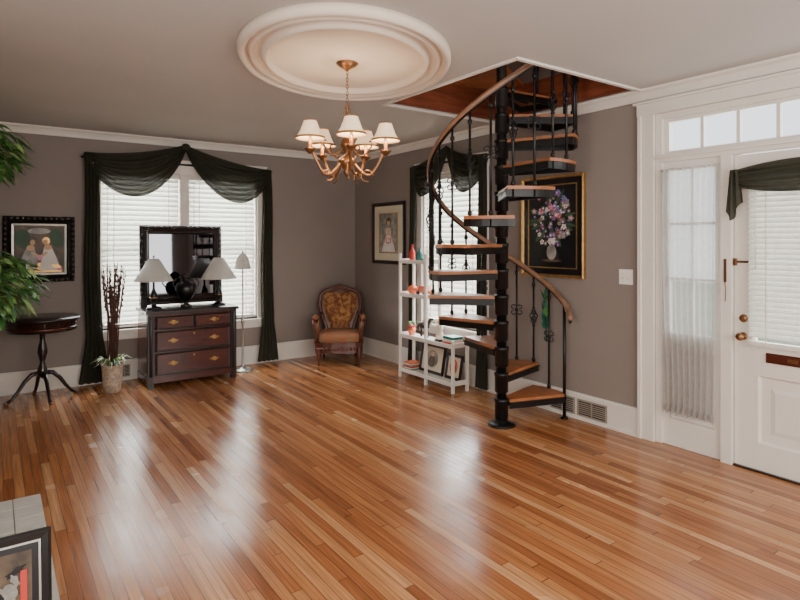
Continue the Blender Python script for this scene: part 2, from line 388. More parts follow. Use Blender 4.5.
d0,d1=5.035,5.935; g0,g1,gz0,gz1=d0+.13,d1-.13,.86,1.97
b.box(d0,g0,.015,.06,.012,2.118,m_white); b.box(g1,d1,.015,.06,.012,2.118,m_white)
b.box(g0,g1,.015,.06,gz1,2.118,m_white); b.box(g0,g1,.015,.06,.66,gz0,m_white); b.box(g0,g1,.015,.06,.012,.17,m_white)
b.box(g0,g1,.03,.045,.17,.66,m_white)
b.frame(g0,g1,.17,.66,[(0,0),(.0,.016),(.02,.016),(.035,0)],m_white,y=.03)
b.frame(g0+.09,g1-.09,.26,.57,[(0,0),(.03,.008),(.154,.008)],m_white,y=.03)
b.frame(g0-.025,g1+.025,gz0-.025,gz1+.025,[(0,0),(0,.014),(.02,.014),(.03,0)],m_white,y=.015)
b.quad(g0,g1,gz0,gz1,.04,m_pane)
# hardware
b.box(d0+.20,d0+.52,.004,.0155,.735,.80,m_slot); b.box(d0+.23,d0+.49,-.003,.004,.748,.787,m_slot); b.box(d0+.33,d0+.39,-.007,-.003,.755,.78,m_brass)
RK=Matrix.Rotation(pi/2,4,'X')
b.lathe([(0,0),(.026,0),(.026,.006),(.012,.012),(.012,.04),(.022,.048),(.027,.062),(.020,.076),(0,.08)],m_brass,R=Matrix.Translation((d0+.06,.015,.89))@RK)
b.lathe([(0,0),(.028,0),(.026,.01),(.012,.014),(0,.016)],m_brass,R=Matrix.Translation((d0+.06,.015,1.01))@RK)
b.box(d0+.054,d0+.066,-.02,.0,.995,1.025,m_brass)
b.box(d0+.015,d0+.11,.003,.0155,1.385,1.40,m_brass); b.box(d0+.0,d0+.02,-.006,.0155,1.365,1.415,m_brass)
for z in (.25,1.05,1.85): b.tube([(d1-.002,.01,z),(d1-.002,.01,z+.09)],.007,m_brass,8)
b.box(d0,d1,-.005,.07,0,.012,m_dark)
b.build(.002)
blinds('door_blind',RW,g0-.02,g1+.02,gz0-.01,gz1+.04,y=-.035,pitch=.034,tilt=58,dep=.042)
b=B('door_scarf_valance',RW)
def fs(u,v):
    s=4*u*(1-u); x=d0+.02+(d1-d0-.04)*u; 
    return (x,-.085-.03*v*s-.014*math.sin(v*2*pi*4+u*3),2.05-.05*(1-s)-v*(.08+.13*s**.8))
b.sheet(fs,30,30,m_scarf)
for xx in (d0+.05,d1-.05):
    def ft(u,v): return (xx+(u-.5)*(.06+.05*v),-.095+.018*math.sin(u*2*pi*2.5),2.01-v*(.28+.06*math.sin(u*5)))
    b.sheet(ft,16,10,m_scarf)
b.tube([(d0+.02,-.07,2.0),(d1-.02,-.07,2.0)],.007,m_black,8); b.build()
b=B('door_chain_lock',RW)
b.box(4.982,4.998,-.024,-.0155,1.25,1.41,m_brass); b.tube([(4.99,-.03,1.28),(5.0,-.035,1.20),(4.995,-.03,1.12)],.003,m_brass,6); b.build()

# light switch, vents
b=B('light_switch',RW)
b.box(4.16,4.28,-.007,-.001,1.185,1.305,m_plate)
for x in (4.195,4.245): b.box(x-.008,x+.008,-.0085,-.007,1.226,1.264,m_cream); b.box(x-.005,x+.005,-.018,-.009,1.242,1.26,m_plate)
b.build(.0015)
def vent(name,M,x0,x1,z0,z1,y,nn):
    b=B(name,M); b.box(x0,x1,y-.006,y,z0,z1,m_ventd)
    b.frame(x0,x1,z0,z1,[(0,0),(0,.012),(.012,.012),(.012,.004)],m_vent,y=y)
    n=nn
    for i in range(1,n):
        z=z0+.012+(z1-z0-.024)*i/n; b.box(x0+.012,x1-.012,y-.012,y-.006,z-.003,z+.003,m_vent)
    b.box((x0+x1)/2-.004,(x0+x1)/2+.004,y-.013,y-.006,z0+.012,z1-.012,m_vent); b.build()
vent('floor_register',RW,3.48,3.74,.035,.175,-.021,7); vent('floor_register',RW,3.77,4.06,.035,.175,-.021,7)
vent('floor_register',I4,-3.02,-2.9,.04,.17,-.021,7)

# ---------------------------------------------------------------- spiral stair
PX,PY=-.68,-3.51; SR=.6
b=B('spiral_staircase',Matrix.Translation((PX,PY,0)))
b.lathe([(.115,0),(.115,.012),(.09,.022),(.05,.03),(.045,.05)],m_iron,seg=28)
b.lathe([(.042,.03),(.042,3.95),(.05,3.96),(.03,4.0),(0,4.01)],m_iron,seg=20)
def th(phi): return math.radians(phi-35.3)
def zr(phi): return .215*((phi-34)/31+1)+.90
rise=.215; HW=18.0
for n in range(1,14):
    phi=34+31*(n-1); z=rise*n; R=Matrix.Rotation(th(phi),4,'Z')
    hw=math.radians(HW)
    poly=[(.05,-.05)]+[((SR+.01)*math.cos(-hw+2*hw*i/8),(SR+.01)*math.sin(-hw+2*hw*i/8)) for i in range(9)]+[(.05,.05)]
    b.prism(poly,z-.024,z,m_tread,R=R)
    for sg in (-1,1):
        p0=Vector((.05,sg*.045,0)); p1=Vector((SR*math.cos(hw),sg*SR*math.sin(hw),0)); d=p1-p0; ang=math.atan2(d.y,d.x)
        RR=R@Matrix.Translation((p0.x,p0.y,z))@Matrix.Rotation(ang,4,'Z')
        b.box(0,d.length,-.006,.006,-.078,-.0245,m_iron,R=RR); b.box(0,d.length,-.018,.018,-.032,-.0245,m_iron,R=RR)
    pts=[((SR)*math.cos(-hw+2*hw*i/8),(SR)*math.sin(-hw+2*hw*i/8)) for i in range(9)]
    q=[(x*1.0,y*1.0) for x,y in pts]+[(x*.975,y*.975) for x,y in reversed(pts)]
    b.prism(q,z-.078,z-.0245,m_iron,R=R)
    b.prism([(.04,-.02),(.4,-.008),(.4,.008),(.04,.02)],z-.06,z-.0245,m_iron,R=R)
    b.lathe([(.042,z-.16),(.056,z-.15),(.056,z-.02),(.062,z-.015),(.062,z+.005),(.045,z+.012)],m_iron,seg=20)
    # balusters
    for j,off in enumerate((-14,1.5)):
        ph=phi+off
        if n==1 and j==0: continue
        a=th(ph); r=SR-.005; x,y=r*math.cos(a),r*math.sin(a); zb=z-.08; zt=zr(ph)
        b.tube([(x,y,zb),(x,y,zt)],.0095,m_iron,6)
        for zz in (z+.02,zt-.10): b.lathe([(0,-.025),(.017,-.012),(.017,.012),(0,.025)],m_iron,c=(x,y,zz),seg=8)
        zm=(zb+zt)/2+.05
        if j==0:
            for k in range(4):
                pt=[]
                for t in range(11):
                    u=t/10; aa=k*pi/2+u*pi*1.3; rr=.034*math.sin(pi*u); pt.append((x+rr*math.cos(aa),y+rr*math.sin(aa),zm-.075+.15*u))
                b.tube(pt,.0048,m_iron,5)
            for zz in (zm-.08,zm+.08): b.lathe([(0,-.012),(.015,-.006),(.015,.006),(0,.012)],m_iron,c=(x,y,zz),seg=8)
        else:
            ta=Vector((-math.sin(a),math.cos(a),0))
            for sg in (-1,1):
                for vz in (-1,1):
                    pt=[]
                    for t in range(13):
                        u=t/12; w=u*1.6*pi; rr=.030*(1-.55*u); cc=.030
                        pt.append((x+ta.x*sg*(cc-rr*math.cos(w)),y+ta.y*sg*(cc-rr*math.cos(w)),zm+vz*(.012+rr*math.sin(w)*.9+.01)))
                    b.tube(pt,.0048,m_iron,5)
            b.lathe([(0,-.03),(.014,-.01),(.018,0),(.014,.01),(0,.03)],m_iron,c=(x,y,zm),seg=8)
# newel post at first tread
a=th(17); x,y=SR*math.cos(a),SR*math.sin(a)
b.tube([(x,y,0.0),(x,y,zr(17))],.014,m_iron,8); b.lathe([(.035,0),(.035,.008),(.016,.02)],m_iron,c=(x,y,0),seg=14)
# handrail
pts=[]
for k in range(5):
    t=k/4; a=th(2+10*t); r=SR-.02*(1-t); pts.append((r*math.cos(a),r*math.sin(a),zr(10)-.07*(1-t)**2-.01))
ph=14
while ph<34+31*13.2:
    a=th(ph); pts.append((SR*math.cos(a),SR*math.sin(a),zr(ph))); ph+=5
b.tube(pts,.023,m_rail,10)
b.tube([(p[0],p[1],p[2]-.022) for p in pts],.013,m_iron,6)
# upper landing
poly=[(.05,-.05)]+[(.60*math.cos(math.radians(a)),.60*math.sin(math.radians(a))) for a in range(-17,50,6)]+[(.0,.06)]
b.prism(poly,2.96,2.99,m_tread,R=Matrix.Rotation(th(34+31*13),4,'Z'))
b.build()

# ---------------------------------------------------------------- medallion + chandelier
CX,CY=-2.273,-3.709
b=B('ceiling_medallion',T(CX,CY,H-.0,-35.3))
pr=[(1.0,0),(.998,-.03),(.985,-.05),(.962,-.056),(.940,-.048),(.932,-.022),(.915,-.018),(.900,-.022),(.893,-.040),(.880,-.048),(.866,-.040),(.860,-.018),(.845,-.014),(.795,-.014),(.787,-.034),(.772,-.050),(.752,-.054),(.735,-.042),(.726,-.012),(.71,-.008),(.3,-.006),(.14,-.006),(.13,-.02),(.10,-.02),(0,-.02)]
b.lathe(pr,m_med,seg=120,sx=.665,sy=.90,c=(0,0,0),sm=True); b.build()
b=B('chandelier',T(CX,CY,0,-35.3))
b.lathe([(.07,H-.021),(.072,H-.027),(.05,H-.045),(.02,H-.06),(.008,H-.07),(0,H-.075)],m_brass,seg=24)
z=H-.07; i=0
while z>2.40:
    rot=Matrix.Translation((0,0,z-.014))@Matrix.Rotation(pi/2*(i%2),4,'Z')
    b.tube([(.007*math.cos(t*pi/5),0,.015*math.sin(t*pi/5)) for t in range(11)],.0024,m_brass,5,R=rot); z-=.022; i+=1
b.lathe([(0,2.41),(.01,2.40),(.014,2.385),(.008,2.37),(.012,2.34),(.03,2.32),(.034,2.30),(.014,2.275),(.012,2.22),(.02,2.20),(.04,2.17),(.045,2.15),(.03,2.12),(.016,2.10),(.02,2.08),(.055,2.06),(.06,2.04),(.04,2.01),(.02,1.99),(.026,1.975),(.014,1.955),(0,1.935)],m_brass,seg=24)
angs=[-90+11+72*i for i in range(5)]
for a in angs:
    R=Matrix.Rotation(math.radians(a),4,'Z')
    pts=[]
    for t in range(17):
        u=t/16; pts.append((.04+.205*u, 0, 2.04-.085*math.sin(pi*u*1.05)+.10*max(0,u-.55)**1.2*1.6))
    pts.append((.25,0,2.10)); 
    b.tube(pts,.010,m_brass,8,R=R)
    b.tube([(.03+.13*u/10,0,2.14-.06*math.sin(pi*u/10)) for u in range(11)]+[(.165,0,2.16),(.155,0,2.175),(.143,0,2.168)],.006,m_brass,6,R=R)
    b.tube([(.13+.04*math.cos(t*.55),0,1.95+.035*math.sin(t*.55)) for t in range(10)],.006,m_brass,6,R=R)
    b.lathe([(0,2.075),(.014,2.08),(.034,2.102),(.038,2.11),(.016,2.115),(.012,2.12),(.012,2.17),(0,2.17)],m_brass,c=(.25,0,0),seg=14,R=R)
    b.lathe([(0.0,2.168),(.010,2.17),(.010,2.20),(0,2.215)],m_cream,c=(.25,0,0),seg=10,R=R)
    b.openlathe([(.090,2.175),(.086,2.178),(.064,2.215),(.044,2.27),(.040,2.285)],m_cshade,c=(.25,0,0),seg=28,R=R)
    b.openlathe([(.092,2.171),(.0925,2.184),(.086,2.184)],m_gold,c=(.25,0,0),seg=28,R=R); b.openlathe([(.041,2.278),(.0435,2.287),(.039,2.288)],m_gold,c=(.25,0,0),seg=20,R=R)
b.build()
for i,a in enumerate(angs):
    ra=math.radians(a-35.3); l=bpy.data.lights.new('chandelier_bulb','POINT'); l.energy=4.5; l.color=(1,.72,.45); l.shadow_soft_size=.025
    o=bpy.data.objects.new('chandelier_bulb',l); o.location=(CX+.25*math.cos(ra),CY+.25*math.sin(ra),2.235); bpy.context.collection.objects.link(o)

# ---------------------------------------------------------------- dresser with mirror
x0,x1,y0,y1,hh=-2.835,-1.905,-.60,-.10,.80
b=B('dresser_with_mirror')
b.box(x0,x1,y0+.02,y1,.07,hh-.03,m_mahog); b.box(x0-.02,x1+.02,y0-.02,y1+.01,hh-.03,hh,m_dark)
b.box(x0-.005,x1+.005,y0+.005,y1,.05,.11,m_mahog)
for sx in (x0+.03,x1-.03):
    b.box(sx-.03,sx+.03,y0,y0+.05,.0,hh-.03,m_dark); b.box(sx-.03,sx+.03,y1-.05,y1,0,.07,m_dark)
    b.tube([(sx,y0-.004,.12),(sx,y0-.004,hh-.06)],.014,m_dark,10)
def drawer(xa,xb,za,zb,hxs):
    b.box(xa,xb,y0-.006,y0+.03,za,zb,m_mahog); b.frame(xa,xb,za,zb,[(0,0),(.006,.006),(.018,.002)],m_dark,y=y0-.006)
    zc=(za+zb)/2
    for hx in hxs:
        b.blob(hx,zc,.045,.02,y0-.009,m_gold,pet=4)
        for s in (-.03,.03): b.lathe([(.008,0),(.006,.012),(.01,.018),(0,.022)],m_gold,R=Matrix.Translation((hx+s,y0-.008,zc))@RK,seg=8)
        b.tube([(hx-.032+.064*t/8,y0-.026,zc-.018*math.sin(pi*t/8)) for t in range(9)],.004,m_gold,6)
xc=(x0+x1)/2
drawer(x0+.075,xc-.008,.605,.745,[x0+.25]); drawer(xc+.008,x1-.075,.605,.745,[x1-.25])
for za,zb in ((.375,.59),(.13,.36)):
    drawer(x0+.075,x1-.075,za,zb,[x0+.25,x1-.25]); b.lathe([(.01,0),(.01,.002),(0,.003)],m_gold,R=Matrix.Translation((xc,y0-.007,zb-.05))@RK,seg=10)
# mirror
R=Matrix.Translation((0,-.13,hh))@Matrix.Rotation(math.radians(-2),4,'X')
mx0,mx1=-2.82,-1.92
b.frame(mx0,mx1,.02,.905,[(0,-.02),(0,.02),(.012,.035),(.03,.03),(.05,.04),(.07,.028),(.085,.03),(.10,.005)],m_dark,R=R)
b.box(mx0,mx1,.02,.03,.02,.905,m_dark,R=R); b.quad(mx0+.095,mx1-.095,.115,.81,-.006,m_mirror,R=R)
for i in range(15):
    xx=mx0+.06+i*(mx1-mx0-.12)/14; b.puff((xx,-.04,.88),(.02,.012,.013),m_black,e=.8,nu=8,nv=6,R=R)
for i in range(12):
    for xx in (mx0+.025,mx1-.025): b.puff((xx,-.036,.09+i*.064),(.012,.01,.02),m_black,e=.8,nu=8,nv=6,R=R)
for xx in (mx0+.035,mx1-.035): b.box(xx-.035,xx+.035,y1-.07,y1,hh,hh+.12,m_dark)
b.build(.003)
def table_lamp(x,y,z):
    b=B('table_lamp',T(x,y,z))
    b.lathe([(.075,0),(.078,.012),(.06,.025),(.03,.035),(.018,.06),(.028,.09),(.04,.12),(.036,.16),(.018,.2),(.012,.22),(.010,.31)],m_black,seg=20)
    b.lathe([(.0405,.118),(.044,.123),(.0405,.128)],m_gold,seg=20)
    b.openlathe([(.195,.30),(.19,.30),(.052,.535),(.055,.538),(.195,.303)],m_shade,seg=32)
    b.tube([(0,0,.3),(0,0,.555)],.004,m_brass,6); b.lathe([(0,.545),(.010,.555),(.006,.57),(0,.575)],m_brass,seg=10)
    for k in range(3):
        a=k*2*pi/3; b.tube([(0,0,.53),(.052*math.cos(a),.052*math.sin(a),.535)],.002,m_brass,5)
    b.build()
table_lamp(-2.735,-.40,hh+.001); table_lamp(-2.04,-.40,hh+.001)
b=B('urn_vase',T(-2.39,-.36,hh+.001))
b.lathe([(.06,0),(.062,.015),(.025,.035),(.022,.06),(.06,.09),(.10,.15),(.112,.2),(.10,.25),(.06,.28),(.045,.30),(.05,.32),(.075,.335),(.06,.335),(.04,.30)],m_black,seg=28)
for sg in (-1,1): b.tube([(sg*(.095+.045*math.sin(pi*t/10)),0,.2+.12*t/10) for t in range(11)],.007,m_dark,6)
for k in range(7):
    a=k*.9; b.puff((.03*math.cos(a),.03*math.sin(a),.34+.01*(k%3)),(.028,.028,.022),m_dark,e=.9,nu=8,nv=6)
b.build()

# floor lamp
b=B('floor_lamp',T(-1.735,-.33,0))
b.lathe([(.12,0),(.12,.012),(.10,.025),(.04,.035),(.018,.06),(.012,.1),(.010,.55),(.02,.57),(.02,.6),(.010,.62),(.009,1.22),(.016,1.24),(.012,1.26)],m_silver,seg=24)
b.openlathe([(.10,1.20),(.098,1.20),(.075,1.30),(.045,1.36),(.03,1.375)],m_shade,seg=24)
b.lathe([(.03,1.372),(.014,1.385),(.012,1.40),(0,1.42)],m_silver,seg=12); b.tube([(0,0,1.25),(0,0,1.38)],.006,m_silver,6)
b.build()

# ---------------------------------------------------------------- pedestal table
b=B('pedestal_table',T(-3.745,-.40,0))
b.lathe([(0,.67),(.285,.67),(.29,.675),(.29,.77),(.32,.775),(.325,.785),(.32,.797),(0,.80)],m_dark,seg=40)
b.lathe([(.288,.69),(.2935,.695),(.2935,.705),(.288,.71)],m_mahog,seg=40)
for k in range(16):
    a=k*2*pi/16; b.box(-.004,.004,-.2945,-.288,.72,.76,m_mahog,R=Matrix.Rotation(a,4,'Z'))
b.lathe([(.03,.67),(.05,.66),(.025,.63),(.022,.58),(.035,.52),(.045,.46),(.03,.40),(.022,.36),(.035,.32),(.045,.28),(.045,.24),(.02,.22),(0,.2)],m_dark,seg=20)
for k in range(4):
    R=Matrix.Rotation(math.radians(10+90*k),4,'Z')
    b.tube([(.03,0,.26),(.09,0,.25),(.15,0,.19),(.20,0,.11),(.25,0,.045),(.29,0,.018)],[.022,.022,.019,.016,.014,.016],m_dark,8,R=R)
    b.puff((.295,0,.016),(.025,.016,.016),m_brass,e=.8,nu=10,nv=6,R=R)
b.build()

# tall vase with twigs
b=B('vase_with_twigs',T(-3.15,-.50,0))
b.lathe([(.06,0),(.075,.01),(.09,.10),(.095,.2),(.10,.27),(.108,.285),(.095,.285),(.085,.2),(.02,.19)],m_vase,seg=24)
for k in range(40):
    a=random.uniform(0,2*pi); r=random.uniform(0,.05); l=random.uniform(.85,1.12); dx,dy=random.uniform(-.10,.10),random.uniform(-.1,.06)
    b.tube([(r*math.cos(a),r*math.sin(a),.2),(r*math.cos(a)+dx*.35,r*math.sin(a)+dy*.35,.2+l*.5),(r*math.cos(a)+dx,r*math.sin(a)+dy,.2+l)],[.004,.005,.003],m_twig,5)
    for j in range(6):
        t=.65+.35*j/6; b.puff((r*math.cos(a)+dx*t,r*math.sin(a)+dy*t,.2+l*t),(.007,.007,.016),m_twig,e=.9,nu=6,nv=4)
for k in range(80):
    a=random.uniform(0,2*pi); l=random.uniform(.2,.40); kx=.8 if math.cos(a)<0 else .45; b.leaf((.03*math.cos(a),.03*math.sin(a),.26),(math.cos(a)*kx,math.sin(a)*.7,random.uniform(.9,2.4)),l,.013,random.choice([m_leaf,m_leaf2,m_cream]),droop=.75)
b.build()

# ---------------------------------------------------------------- ficus
b=B('potted_ficus',T(-4.42,-1.25,0))
b.lathe([(.14,0),(.18,.02),(.21,.32),(.225,.33),(.225,.37),(.2,.37),(.19,.33),(0,.33)],m_pot,seg=28); b.lathe([(0,.335),(.19,.336),(0,.338)],m_soil,seg=20)
tr=[(0,0,.33),(.03,.01,.8),(-.02,0,1.3),(.02,.02,1.8),(0,0,2.2)]
b.tube(tr,[.03,.026,.022,.018,.01],m_bark,8)
def cluster(c,sz,n,s0,targets):
    for k in range(targets):
        a=random.uniform(0,2*pi); e=Vector((c[0]+sz[0]*.8*math.cos(a),c[1]+sz[1]*.8*math.sin(a),c[2]+random.uniform(-.5,.6)*sz[2]))
        s=Vector(s0); mid=(s+e)/2+Vector((0,0,.08)); b.tube([tuple(s),tuple(mid),tuple(e)],[.008,.006,.003],m_bark,5)
    for k in range(n):
        while True:
            p=Vector((random.uniform(-1,1),random.uniform(-1,1),random.uniform(-1,1)))
            if p.length<1: break
        q=Vector((c[0]+p.x*sz[0],c[1]+p.y*sz[1],c[2]+p.z*sz[2]))
        b.leaf(q,(p.x+random.uniform(-.6,.6),p.y+random.uniform(-.6,.6),random.uniform(-.8,.3)),random.uniform(.08,.13),random.uniform(.018,.03),random.choice([m_leaf,m_leaf,m_leaf2]),droop=.4)
cluster((.10,0,2.26),(.40,.38,.27),850,(0,0,2.0),12)
cluster((.12,0,1.18),(.48,.42,.33),1100,(0,0,1.1),14)
b.build()

# ---------------------------------------------------------------- victorian armchair
b=B('victorian_armchair',T(-.54,-.52,0,-31))
for sx in (-1,1):
    b.lathe([(.012,0),(.02,.01),(.014,.03),(.02,.06),(.03,.10),(.034,.15),(.03,.19),(.036,.22)],m_chairwood,c=(sx*.245,-.25,0),seg=14)
    b.tube([(sx*.21,.24,0),(sx*.21,.20,.12),(sx*.21,.18,.25)],[.016,.02,.024],m_chairwood,8)
poly=[(-.29,-.24),(-.2,-.275),(-.08,-.29),(.08,-.29),(.2,-.275),(.29,-.24),(.25,.22),(-.25,.22)]
b.prism(poly,.15,.28,m_chairwood); b.prism([(x*1.02,y*1.02) for x,y in poly],.265,.28,m_chairwood)
for i in range(9): b.puff((-.2+.05*i,-.287,.205),(.018,.012,.022),m_chairwood,e=.9,nu=8,nv=6)
b.puff((0,-.03,.325),(.27,.255,.085),m_uph2,e=.5,nu=28,nv=14)
RB=Matrix.Translation((0,.17,.30))@Matrix.Rotation(math.radians(-13),4,'X')
half=[(.17,0),(.185,.12),(.23,.24),(.27,.36),(.275,.46),(.255,.54),(.205,.59),(.13,.61),(.06,.64),(0,.655)]
out=[(x,z) for x,z in half]+[(-x,z) for x,z in reversed(half[:-1])]
RX=RB@Matrix.Rotation(pi/2,4,'X')
b.prism(out,-.04,.025,m_chairwood,R=RX)
def shp(t):
    z=t*.60
    for i in range(len(half)-1):
        if half[i][1]<=z<=half[i+1][1]:
            k=(z-half[i][1])/(half[i+1][1]-half[i][1]); return half[i][0]+k*(half[i+1][0]-half[i][0])
    return half[-1][0]
tufts=[(-.12,.16),(0,.16),(.12,.16),(-.06,.27),(.06,.27),(-.13,.37),(0,.37),(.13,.37),(-.06,.46),(.06,.46)]
def fb(u,v):
    z=.03+v*.53; w=max(.0,shp(z/.60)-.055); x=(u*2-1)*w
    e=(1-abs(u*2-1)**4)*(1-abs(v*2-1)**5); d=.06*e
    for tx,tz in tufts:
        r=math.hypot(x-tx,z-tz); d-=.034*math.exp(-(r/.024)**2)
    return (x,-.028-d,z)
b.sheet(fb,48,48,m_uph,R=RB)
for tx,tz in tufts: b.puff((tx,-.06,tz),(.008,.006,.008),m_gold,e=.9,nu=8,nv=6,R=RB)
b.tube([(x*.97,-.03,z*.985) for x,z in out],.026,m_chairwood,8,R=RB)
for i in range(-3,4): b.puff((i*.035,-.045,.625-abs(i)*.014),(.026,.018,.026),m_chairwood,e=.9,nu=10,nv=6,R=RB)
for sx in (-1,1):
    b.tube([(sx*.235,.12,.60),(sx*.275,.05,.57),(sx*.30,-.08,.545),(sx*.305,-.17,.53),(sx*.30,-.22,.50),(sx*.285,-.215,.44),(sx*.27,-.19,.37),(sx*.275,-.21,.27)],[.02,.024,.024,.026,.03,.026,.024,.028],m_chairwood,8)
    b.puff((sx*.30,-.07,.572),(.036,.12,.028),m_uph2,e=.7,nu=16,nv=8)
    b.puff((sx*.27,.0,.42),(.022,.17,.11),m_uph,e=.6,nu=16,nv=8)
b.build()

# ---------------------------------------------------------------- white display rack (right wall)
b=B('white_display_shelf',RW)
ya,yb=-.38,-.19; S0,S1,S2=1.63,2.10,2.54
def post(x,y,z1): b.box(x-.014,x+.014,y-.014,y+.014,0,z1,m_white); b.lathe([(.014,0),(.02,.012),(.014,.03),(0,.035)],m_white,c=(x,y,z1),seg=10)
for y in (ya,yb): post(S0,y,1.36); post(S1,y,1.36); post(S2,y,.50)
def shelf(x0,x1,z):
    b.box(x0,x1,ya-.02,yb+.02,z-.02,z,m_white); b.box(x0,x1,ya-.022,ya-.012,z,z+.022,m_white)
    for s in (x0,x1): b.box(s-.006,s+.006,ya,yb,z,z+.03,m_white)
for z in (.09,.47): shelf(S0,S2,z)
for z in (.93,1.30): shelf(S0,S1,z)
b.build(.002)
SY=(ya+yb)/2
def picture_stand(name,M,w,h,base=m_paper,fig=m_pgrey):
    b=B(name,M); b.frame(-w/2,w/2,0,h,[(0,0),(0,.015),(.015,.02),(.03,.008)],m_dark); b.box(-w/2,w/2,0,.008,0,h,m_dark)
    b.quad(-w/2+.028,w/2-.028,.028,h-.028,-.007,base); b.blob(0,h*.5,w*.25,h*.3,-.009,fig); b.blob(0,h*.42,w*.14,h*.2,-.010,m_pbrown); b.blob(.0,h*.66,w*.07,h*.08,-.0105,m_skin); b.build()
ti=Matrix.Rotation(math.radians(-10),4,'X')
picture_stand('framed_photo',RW@Matrix.Translation((2.03,SY+.03,.096))@ti,.40,.31)
picture_stand('framed_photo',RW@Matrix.Translation((2.39,SY+.03,.096))@ti,.24,.26,m_cream,m_orange)
b=B('magazine_stack',RW@Matrix.Translation((1.73,SY,.092)))
for i,mm in enumerate((m_teal,m_cream,m_red,m_pgrey,m_cream,m_orange)): b.box(-.07+.004*(i%2),.07+.004*(i%3),-.075,.075,.014*i,.014*i+.012,mm)
b.build()
b=B('figurine',RW@Matrix.Translation((2.22,SY,.473)))
b.lathe([(.06,0),(.06,.015),(.03,.025)],m_dark,seg=14); b.lathe([(.05,.025),(.045,.06),(.022,.11),(.034,.14),(.03,.165),(.012,.18),(0,.18)],m_cream,seg=14); b.puff((0,0,.205),(.022,.024,.028),m_skin,e=1)
b.tube([(.03,0,.15),(.06,-.02,.12),(.04,-.04,.10)],.009,m_cream,6); b.tube([(-.03,0,.15),(-.06,-.01,.19),(-.08,-.02,.22)],.009,m_cream,6); b.build()
b=B('horse_ornament',RW@Matrix.Translation((1.95,SY,.482)))
b.puff((0,0,.12),(.085,.03,.04),m_dark,e=.9); b.tube([(.06,0,.13),(.10,0,.19),(.12,0,.21)],[.025,.018,.014],m_dark,8); b.puff((.14,0,.205),(.032,.013,.014),m_dark,e=.9)
for sx in (-.06,-.045,.05,.065): b.tube([(sx,.012*(1 if sx in(-.06,.05) else -1),.11),(sx+.008,.0,.05),(sx,.0,0)],[.012,.007,.009],m_dark,6)
b.tube([(-.08,0,.14),(-.11,0,.10),(-.11,0,.05)],[.008,.01,.004],m_dark,6); b.build()
b=B('flower_pot_ornament',RW@Matrix.Translation((1.72,SY,.473))); b.lathe([(.03,0),(.045,.05),(.05,.07),(0,.065)],m_orange,seg=16)
for k in range(14):
    a=k*.9; b.puff((.03*math.cos(a),.03*math.sin(a),.10+.012*(k%4)),(.02,.02,.016),random.choice([m_red,m_pink,m_leaf]),e=.9,nu=8,nv=6)
b.build()
b=B('toy_car',RW@Matrix.Translation((1.96,SY,.933)))
b.prism([(-.11,.03),(.11,.03),(.11,.06),(.07,.07),(.04,.105),(-.05,.105),(-.08,.07),(-.11,.065)],-.04,.04,m_orange,R=RK)
for sx in (-.07,.07):
    for sy in (-.042,.042): b.lathe([(0,-.01),(.025,-.01),(.025,.01),(0,.01)],m_black,R=Matrix.Translation((sx,sy,.025))@RK,seg=14)
b.build(.003)
b=B('ceramic_teapot',RW@Matrix.Translation((1.74,SY,.933))); b.lathe([(.03,0),(.055,.03),(.06,.06),(.04,.09),(.02,.095),(.012,.105),(.014,.115),(0,.12)],m_orange,seg=18); b.tube([(.05,0,.05),(.08,0,.07),(.085,0,.095)],[.012,.008,.006],m_orange,8); b.tube([(-.05,0,.08),(-.08,0,.07),(-.08,0,.045),(-.05,0,.035)],.006,m_orange,6); b.build()
b=B('glass_bottle',RW@Matrix.Translation((1.73,SY,1.302))); b.lathe([(.03,0),(.034,.02),(.034,.10),(.012,.14),(.012,.18),(.016,.19),(0,.19)],m_red,seg=16); b.build()
b=B('glass_bottle',RW@Matrix.Translation((1.87,SY,1.302))); b.lathe([(.04,0),(.045,.02),(.03,.09),(.012,.12),(.014,.15),(0,.15)],m_teal,seg=16); b.build()
b=B('ceramic_bowl',RW@Matrix.Translation((2.0,SY,1.302))); b.lathe([(.03,0),(.03,.01),(.065,.05),(.06,.05),(.03,.015),(0,.012)],m_cream,seg=20); b.build()
b=B('book_stack',RW@Matrix.Translation((2.43,SY,.473)))
for i,(mm,w) in enumerate(((m_red,.17),(m_cream,.15),(m_teal,.16))): b.box(-w/2,w/2,-.07,.07,.028*i,.028*i+.026,mm)
b.build(.002)
b=B('peacock_feather_spray',RW)
for k in range(34):
    x=3.42+random.uniform(-.025,.025); z=.98+random.uniform(-.26,.06)
    b.leaf((x,-.03,z),(random.uniform(-.3,.3),-.12,random.uniform(.5,1.2)),random.uniform(.10,.13),.018,random.choice([m_green,m_leaf,m_teal]),droop=.2)
b.tube([(3.42,-.012,.62),(3.41,-.02,.9),(3.42,-.02,1.15)],.006,m_green,6); b.build()

# ---------------------------------------------------------------- framed art
def art_frame(name,M,x0,x1,z0,z1,prof,m1):
    b=B(name,M@Matrix.Translation((0,-.004,0))); b.box(x0+.002,x1-.002,-.01,0,z0+.002,z1-.002,m_black); b.frame(x0,x1,z0,z1,prof,m1)
    return b
